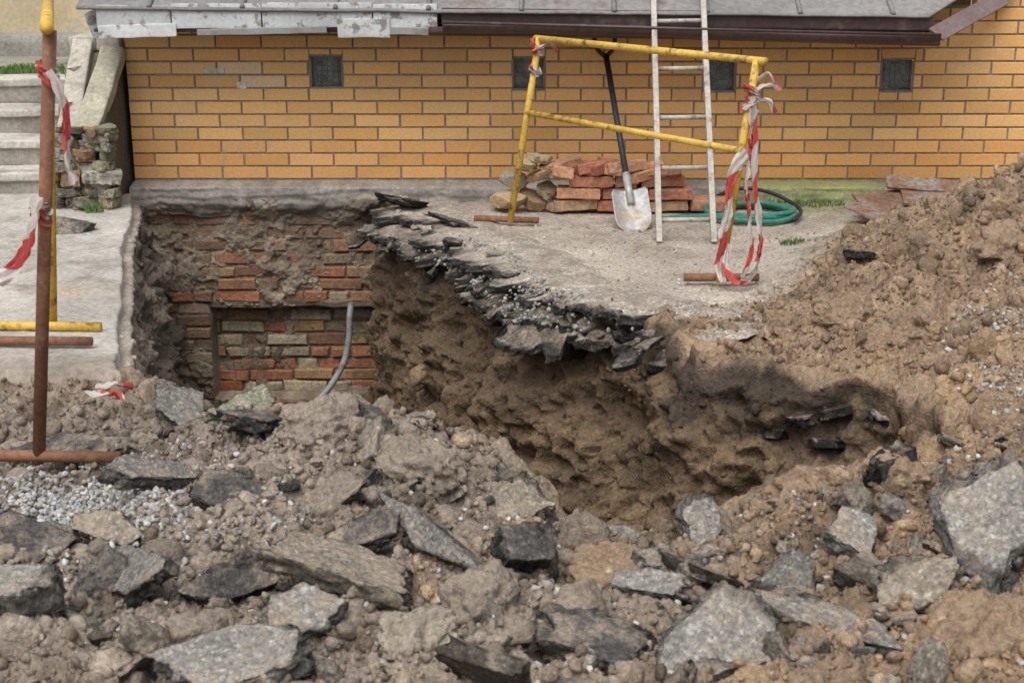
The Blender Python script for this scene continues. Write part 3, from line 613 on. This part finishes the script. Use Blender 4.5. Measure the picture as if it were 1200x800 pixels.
while z<.47:
    h=random.uniform(.035,.075); xx=-2.50
    while xx<-2.19:
        L_=random.uniform(.05,.17); L_=min(L_,-2.15-xx)
        if L_<.03: break
        V,F,ti=rock(4,900+k,'slab'); k+=1
        V=V*np.array([L_*.66,.09,h*1.9])@rot1(random.uniform(-6,6),random.uniform(-5,5),random.uniform(-10,10)).T; yy=7.60+random.uniform(-.03,.025)+.10*z
        V=V+.004*np.stack([fbm(V[:,0]+k,V[:,1],V[:,2],30,3,i) for i in range(3)],1)*2
        cb=random.choice([(.40,.36,.28),(.33,.30,.24),(.32,.31,.21),(.37,.31,.21),(.28,.25,.20),(.36,.22,.13),(.45,.42,.35)])
        A.add(V+np.array([xx+L_/2,yy,z+h/2]),F,np.array(cb)*random.uniform(.8,1.15)*np.ones((len(V),1))*(.7+.3*ti[:,None]))
        xx+=L_*random.uniform(.9,1.02)
    z+=h*.97
for yy in np.arange(7.72,9.7,.15):
    for zz in np.arange(.04,min(.82,.42+1.0*(yy-7.68)),.085):
        V,F,ti=rock(3,1200+k,'slab'); k+=1; V=V*np.array([.06,.11,.15]); A.add(V+np.array([-2.46+random.uniform(-.02,.01),yy,zz]),F,np.array([.34,.31,.25])*random.uniform(.7,1.2)*np.ones((len(V),1)))
A.obj('stones',M_old,sp)
acc=Acc()
acc.add(*rbox((-2.425,7.89,.665),(.115,.66,.06),(45,0,1),1,.005,.008),(.46,.42,.36))
acc.add(*rbox((-2.285,7.87,.64),(.135,.62,.075),(42,5,-3),2,.007,.008),(.42,.39,.30))
acc.add(*rbox((-2.44,8.7,.90),(.15,1.1,.08),(2,0,-1),3,.005,.008),(.42,.39,.34))
acc.add(*rbox((-2.29,8.6,.895),(.14,1.0,.08),(1,3,1),4,.006,.008),(.44,.40,.34))
acc.add(*rbox((-2.37,9.5,.90),(.32,.5,.08),(0,0,3),5,.006,.008),(.36,.34,.30))
acc.obj('coping_slabs',M_conc,sp,True)
# ---------------------------------------------------------------- pavement
_lp=PATH[(PATH[:,0]<-1.2)&(PATH[:,1]>4.6)][::-1]
def pave(u,v):
    yy=4.62+v*3.4; xe=np.interp(yy,_lp[:,1],_lp[:,0])-.03+.022*fbm(yy,0*yy,0,4,5,91)-.08*S(5.0,4.62,yy)
    yy=yy+.06*fbm(u*8,0*u,0,1,3,92)*(1-v)
    x=xe-(1-u)**1.3*4.5; zt=.05+.004*fbm(x,yy,0,3,3,93)+.002*fbm(x,yy,0,30,2,94)
    z=np.where(u>=.9999,-.05,zt-.006*S(.99,1,u)); z=np.where(v<=.0001,-.04,z)
    return np.stack([x,yy,z],1)
V,F=grid(460,300,pave); nn=fbm(V[:,0],V[:,1],0,2.5,4,95)[:,None]
c=np.array([.42,.39,.35])*(1+.4*nn)*(1+.18*fbm(V[:,0],V[:,1],0,14,3,96)[:,None])
c=mix(c,np.array([.34,.25,.17]),np.clip(G(V[:,0],V[:,1],-1.85,5.75,.16,.12)[:,None]*1.2*(0.6+nn),0,1))
c=mix(c,np.array([.30,.24,.19]),np.clip(S(5.1,4.6,V[:,1]+.5*nn[:,0]),0,1)[:,None]*.7)
new_obj('pavement',V,F,M_conc,None,c,True)
# ---------------------------------------------------------------- barriers
def ribbon(name,pts,w,parent,wdir=(1,0,0),twist=1.0,seed=0,period=.20):
    P=[Vector(p) for p in pts]; Q=[]
    for i in range(len(P)-1):
        p0=P[max(i-1,0)];p1=P[i];p2=P[i+1];p3=P[min(i+2,len(P)-1)]
        for k in range(14):
            t=k/14; Q.append(.5*((2*p1)+(p2-p0)*t+(2*p0-5*p1+4*p2-p3)*t*t+(3*p1-p0-3*p2+p3)*t**3))
    Q.append(P[-1]); V=[];uv=[];F=[];s=0; K=7
    rr=random.Random(seed); ph=rr.uniform(0,6)
    for i,p in enumerate(Q):
        if i: s+=(Q[i]-Q[i-1]).length
        d=(Q[min(i+1,len(Q)-1)]-Q[max(i-1,0)]).normalized(); w0=Vector(wdir); w0=(w0-d*w0.dot(d)).normalized(); nn=d.cross(w0)
        a=twist*math.sin(s*5+ph)+.5*twist*math.sin(s*13+ph*2); wd=w0*math.cos(a)+nn*math.sin(a); n2=d.cross(wd)
        ww=w*(1-.4*math.sin(s*9+ph)**2)
        for k in range(K):
            t=k/(K-1)-.5; V.append(p+wd*ww*t+n2*(.008*math.sin(k*2.1+s*40+ph)+.004*math.sin(k*3+s*95))); uv.append((s/period,(t+.5)*.22))
    for i in range(len(Q)-1):
        for k in range(K-1): F.append((i*K+k,i*K+k+1,(i+1)*K+k+1,(i+1)*K+k))
    return new_obj(name,np.array([v[:] for v in V]),F,M_tape,parent,None,True,uv)
def pipe(name,pts,r,m,parent,n=14,sm=0):
    V,F=tube(pts,r,n,sm); return new_obj(name,V,F,m,parent,None,True)
def knot(name,c,r,parent,seed,w=.035):
    rr=random.Random(seed); pts=[]
    for k in range(9): 
        a=k*1.9; pts.append((c[0]+r*math.cos(a)*rr.uniform(.8,1.3),c[1]+r*math.sin(a)*rr.uniform(.8,1.3),c[2]+rr.uniform(-.03,.03)))
    return ribbon(name,pts,w,parent,(0,0,1),.7,seed,.16)
b1=empty('pipe_barrier')
LB=Vector((-.01,7.33,.02));LTp=Vector((.14,7.33,.985));RB=Vector((.915,6.03,.02));RT=Vector((1.035,6.03,.985))
pipe('post_a',[LB,LTp],.0175,M_yel,b1);pipe('post_b',[RB,RT],.0175,M_yel,b1)
pipe('top_rail',[LTp+Vector((-.02,.03,-.01)),RT+Vector((.03,-.035,-.005))],.017,M_yel,b1)
pipe('mid_rail',[LB.lerp(LTp,.60),RB.lerp(RT,.60)],.0155,M_yel,b1)
pipe('foot_a',[(-.20,7.37,.035),(.14,7.31,.035)],.017,M_rust,b1); pipe('foot_b',[(.76,6.05,.035),(1.09,6.03,.04)],.018,M_rust,b1)
knot('tape_knot_a',LTp+Vector((-.01,0,-.05)),.028,b1,1,.028); knot('tape_knot_a2',LTp+Vector((-.02,0,-.16)),.026,b1,2,.022)
ribbon('tape_tail_a',[LTp+Vector((0,-.03,-.05)),LTp+Vector((.05,-.04,-.03)),LTp+Vector((.09,-.04,-.07))],.022,b1,(0,0,1),.8,3)
knot('tape_knot_b',RT+Vector((-.01,0,-.13)),.030,b1,4,.035); knot('tape_knot_b2',RT+Vector((-.02,0,-.19)),.030,b1,5,.03)
ribbon('tape_tail_b',[RT+Vector((0,-.03,-.12)),RT+Vector((.05,-.04,-.10)),RT+Vector((.10,-.05,-.12))],.024,b1,(0,0,1),.9,6)
ribbon('tape_tail_c',[RT+Vector((0,-.03,-.16)),RT+Vector((.05,-.05,-.17)),RT+Vector((.08,-.05,-.22))],.024,b1,(0,0,1),.9,7)
ribbon('tape_tail_d',[RT+Vector((0,-.03,-.08)),RT+Vector((.04,-.05,-.05)),RT+Vector((.07,-.05,-.09))],.02,b1,(0,0,1),.9,27)
ribbon('tape_hang_a',[RT+Vector((-.01,-.03,-.15)),(1.035,6.0,.62),(1.05,5.99,.42),(1.08,5.98,.22),(1.05,5.95,.08),(.98,5.93,.045),(.93,5.95,.10),(.945,5.98,.2)],.036,b1,(1,.2,0),.7,8,.24)
ribbon('tape_hang_b',[RT+Vector((-.03,-.03,-.38)),(.945,5.99,.50),(.935,5.99,.36),(.92,5.98,.24),(.905,5.98,.1),(.92,5.95,.04)],.055,b1,(1,.1,0),.35,9,.26)
ribbon('tape_hang_c',[RT+Vector((-.02,-.03,-.2)),(1.02,6.0,.6),(1.01,6.0,.45),(1.03,5.98,.3),(1.04,5.97,.16),(1.0,5.95,.06)],.022,b1,(.8,.6,0),.9,10,.24)
b2=empty('pipe_barrier')
NB=Vector((-1.314,3.65,.10));NT=Vector((-1.175,3.65,1.27));FB=Vector((-1.756,5.17,.06));FT=Vector((-1.66,5.17,1.27))
pipe('post_a',[NB,NT],.0175,M_rust,b2);pipe('post_b',[FB,FT],.0175,M_yel,b2)
pipe('top_rail',[NT+Vector((.012,-.06,.01)),FT],.018,M_yel,b2); pipe('mid_rail',[NB.lerp(NT,.58),FB.lerp(FT,.58)],.0165,M_yel,b2)
pipe('foot_a',[(-1.62,3.66,.115),(-1.085,3.64,.115)],.0165,M_rust,b2); pipe('foot_b',[(-2.05,5.15,.068),(-1.56,5.13,.068)],.018,M_yel,b2)
knot('tape_wrap',(-1.19,3.65,1.16),.024,b2,11,.03)
ribbon('tape_hang',[(-1.18,3.62,1.17),(-1.155,3.62,1.13),(-1.145,3.62,1.05),(-1.15,3.62,.95),(-1.14,3.62,.88)],.026,b2,(.6,.8,0),.7,12,.22)
knot('tape_wrap_low',(-1.24,3.65,.80),.024,b2,13,.035)
ribbon('tape_tail',[(-1.23,3.61,.85),(-1.25,3.6,.78),(-1.275,3.6,.71),(-1.31,3.6,.66),(-1.36,3.6,.63)],.045,b2,(1,0,.4),.5,14,.24)
e=pipe('steel_pipe',[(-2.1,4.93,.075),(-1.53,4.91,.075)],.017,M_rust,None)
e=empty('barrier_tape_scrap'); ribbon('strip',[(-1.36,4.25,.10),(-1.30,4.2,.11),(-1.26,4.22,.11),(-1.22,4.18,.10)],.018,e,(0,1,0),.6,16); ribbon('strip_b',[(-1.34,4.30,.10),(-1.27,4.28,.12),(-1.22,4.3,.10)],.016,e,(0,1,0),.6,17)
# ---------------------------------------------------------------- ladder
ld=empty('ladder'); k_=.784
def lp(x,z): return Vector((x,6.9+k_*z,z))
for nm,xb,xt in (('rail_a',.738,.79),('rail_b',1.012,1.05)):
    p=lp(xb,0.0);q=lp(xt,2.3); mid=(p+q)/2; Ln=(q-p).length
    V,F=rbox((0,0,0),(.030,.05,Ln),(0,0,0),1,.001,.003); R=(q-p).to_track_quat('Z','Y').to_matrix(); V=V@np.array(R).T+np.array(mid[:])
    new_obj(nm,V,F,M_lad,ld)
for i in range(10):
    zz=.103+.2335*i; f=zz/2.3; V,F=tube([lp(.738+.052*f-.012,zz),lp(1.012+.038*f+.012,zz+.004)],.0125,10); new_obj('rung_%d'%(i+1),V,F,M_lad,ld,None,True)
# ---------------------------------------------------------------- shovel
sh=empty('shovel'); A_=Vector((.62,7.42,.19)); T_=Vector((.530,8.06,.83)); ax=(T_-A_).normalized()
pipe('shaft',[A_-ax*.05,T_],.0165,M_blk,sh)
sdx=Vector((1,0,0)); sdx=(sdx-ax*sdx.dot(ax)).normalized()
hp=[T_-ax*.01,T_+sdx*.045+ax*.03,T_+sdx*.058+ax*.085,T_+sdx*.045+ax*.115,T_-sdx*.045+ax*.115,T_-sdx*.058+ax*.085,T_-sdx*.045+ax*.03,T_-ax*.01]
hp=[Vector((h.x,8.06+(h.y-8.06)*.3,h.z+(h.y-8.06)*.7)) for h in hp]
pipe('d_handle',hp,.0125,M_blk,sh,10,6)
nb=ax.cross(sdx).normalized()
if nb.y>0: nb=-nb
def blade(u,v):
    s=v*.275; wid=np.where(v<.62,.098,.098*np.sqrt(np.clip(1-((v-.62)/.38)**2*.97,0,1))); wid=np.where(v<.05,.088,wid); t=(u-.5)*2
    B0=np.array((A_-ax*.02)[:]); a=-np.array(ax[:]); sd=np.array(sdx[:]); nv=np.array(nb[:])
    dish=.026*(t**2)*(1-.3*v)+ .016*np.exp(-(t/.16)**2)*np.clip(1-v*1.7,0,1)
    return B0+a*s[:,None]+sd*(t*wid)[:,None]+nv*(dish-.012*np.sin(v*2.4))[:,None]
V,F=grid(31,31,blade); g=new_obj('blade',V,F,M_steel,sh,None,True); sm=g.modifiers.new('s','SOLIDIFY'); sm.thickness=.003
pipe('socket',[A_-ax*.11+nb*.006,A_+ax*.09],.021,M_steel,sh)
# ---------------------------------------------------------------- brick pile
bp=empty('brick_pile'); acc=Acc(); reds=[(.48,.20,.12),(.43,.17,.10),(.51,.27,.16),(.39,.21,.13),(.48,.31,.20)]
for r in range(3):
    xx=.18+random.uniform(0,.05)+(.06*r)
    xe=[1.0,.97,.78][r]
    while xx<xe:
        L_=random.choice([.12,.24,.24]); 
        acc.add(*rbox((xx+L_/2,7.72+random.uniform(-.02,.02),.035+.068*r+.012),(L_,.16,.06),(random.uniform(-3,3),random.uniform(-3,3),random.uniform(-7,7)),random.randint(0,99),.004,.006,14),np.array(random.choice(reds))*random.uniform(.8,1.1)); xx+=L_+.012
for i in range(10):
    acc.add(*rbox((random.uniform(.25,.85),7.66+random.uniform(-.02,.1),.245+random.uniform(-.02,.02)),(.22,.11,.062),(random.uniform(-14,14),random.uniform(-14,14),random.uniform(0,180)),i,.005,.008,14),np.array(random.choice(reds))*random.uniform(.8,1.1))
acc.obj('bricks',M_obr,bp)
A=NAcc()
for i,(rx_,rz_,s_) in enumerate(((-.02,.07,.11),(.12,.06,.10),(.02,.17,.10),(.14,.20,.09),(.22,.23,.09),(.08,.27,.08),(-.06,.04,.08),(.2,.12,.09),(.24,.04,.08),(.15,.30,.07))):
    V,F,ti=rock(4,1500+i*3,'slab' if i%2 else 'rock'); V=V*np.array([s_,s_*.8,s_*(.9 if i%2 else .6)])@rot1(*[random.uniform(-25,25) for _ in range(3)]).T
    A.add(V+np.array([rx_,7.72+random.uniform(-.05,.05),rz_]),F,np.array(random.choice([(.42,.34,.22),(.40,.26,.16),(.46,.34,.19),(.32,.27,.21)])))
A.obj('broken_stones',M_mort,bp)
# ---------------------------------------------------------------- hose
pts=[(.66,7.80,.03),(.85,7.86,.03),(1.02,7.83,.03)]
for k in range(44):
    a=2.2-k*2*math.pi/16; r=.26-.0012*k+.012*math.sin(k*.7); pts.append((1.30+r*math.cos(a)+.008*math.sin(k),7.56+r*.95*math.sin(a),.022+.010*(k/16)+.006*math.sin(k*1.3)))
pts+=[(1.0,7.45,.03),(.80,7.42,.02)]
pipe('garden_hose',pts,.0145,M_hose,None,10,5)
pts=[(1.14,7.84,.06),(1.3,7.9,.10),(1.46,7.8,.09),(1.58,7.6,.04),(1.5,7.35,.03)]; pipe('rubber_cable',pts,.011,M_blk,None,8,6)
rs=empty('rusty_sheets'); acc=Acc()
for i,(cx,cy,cz,sx,sy,rx,ry,rz) in enumerate(((2.13,7.45,.09,.50,.36,16,-4,12),(2.34,7.52,.12,.46,.32,13,5,-8),(2.0,7.30,.065,.26,.42,10,-3,40),(2.45,7.42,.08,.5,.3,10,3,-20),(2.26,7.62,.17,.42,.12,25,4,-3))):
    acc.add(*rbox((cx,cy,cz),(sx,sy,.018),(rx,ry,rz),i,.008,.004,5),(.2,.1,.06))
acc.obj('sheets',M_rsheet,rs)
pipe('cable_conduit',[(-.945,7.98,-.60),(-.95,7.93,-.66),(-.955,7.90,-.78),(-.985,7.86,-.92),(-1.06,7.76,-1.04),(-1.17,7.62,-1.16),(-1.24,7.45,-1.35),(-1.26,7.3,-1.7)],.019,M_cab,None,12,6)
def tufts(name,lst):
    V=[];F=[];C=[]
    for cx,cy,cz,r,nb_,h in lst:
        for i in range(nb_):
            a=random.uniform(0,6.28); q=r*math.sqrt(random.random()); bx,by=cx+q*math.cos(a),cy+q*math.sin(a)*.7; hh=h*random.uniform(.5,1.2); a2=random.uniform(0,6.28); w=.003
            lx,ly=math.cos(a2)*hh*.5,math.sin(a2)*hh*.5; k=len(V)
            V+=[(bx-w,by,cz),(bx+w,by,cz),(bx+lx*.4+w*.7,by+ly*.4,cz+hh*.6),(bx+lx*.4-w*.7,by+ly*.4,cz+hh*.6),(bx+lx,by+ly,cz+hh)]
            F+=[(k,k+1,k+2,k+3),(k+3,k+2,k+4)]; g=random.uniform(.7,1.3); C+=[(.09*g,.17*g,.035*g)]*5
    new_obj(name,V,F,M_grass,None,C)
tufts('grass_tuft',[(1.40,6.72,.01,.09,260,.055),(1.5,7.9,0,.12,120,.03),(1.75,7.93,0,.15,160,.03),(-2.25,7.45,.05,.05,60,.05),(.98,7.95,0,.05,60,.03)])
tufts('grass_patch',[(-3.4+.1*i,9.25+.1*(i%3),.60,.14,200,.06) for i in range(8)])
# ---------------------------------------------------------------- light, world, camera
w=bpy.data.worlds.new('World'); scene.world=w; w.use_nodes=True; N=w.node_tree.nodes; L=w.node_tree.links
sky=N.new('ShaderNodeTexSky'); sky.sky_type='NISHITA'; sky.sun_disc=False; sky.sun_elevation=math.radians(62); sky.sun_rotation=math.radians(205); sky.dust_density=3; sky.air_density=1.0
hs=N.new('ShaderNodeHueSaturation'); hs.inputs['Saturation'].default_value=.25; L.new(sky.outputs[0],hs.inputs['Color'])
bg=N['Background']; L.new(hs.outputs[0],bg.inputs['Color']); bg.inputs['Strength'].default_value=.15
sd=bpy.data.lights.new('sun','SUN'); sd.energy=2.4; sd.angle=math.radians(60); sd.color=(1,.975,.94); so=bpy.data.objects.new('sun',sd); scene.collection.objects.link(so)
az=math.radians(205); el=math.radians(62); dirv=Vector((math.sin(az)*math.cos(el),math.cos(az)*math.cos(el),math.sin(el)))
so.rotation_euler=dirv.to_track_quat('Z','Y').to_euler()
cd=bpy.data.cameras.new('camera'); cam=bpy.data.objects.new('camera',cd); scene.collection.objects.link(cam); cam.location=(0,0,1.52); cam.rotation_euler=(math.radians(90-16.4),0,0)
cd.sensor_width=36; cd.lens=49.4; cd.clip_end=500; cd.dof.use_dof=True; cd.dof.focus_distance=6.6; cd.dof.aperture_fstop=8
scene.camera=cam
scene.view_settings.view_transform='Standard'; scene.view_settings.look='None'; scene.view_settings.exposure=0
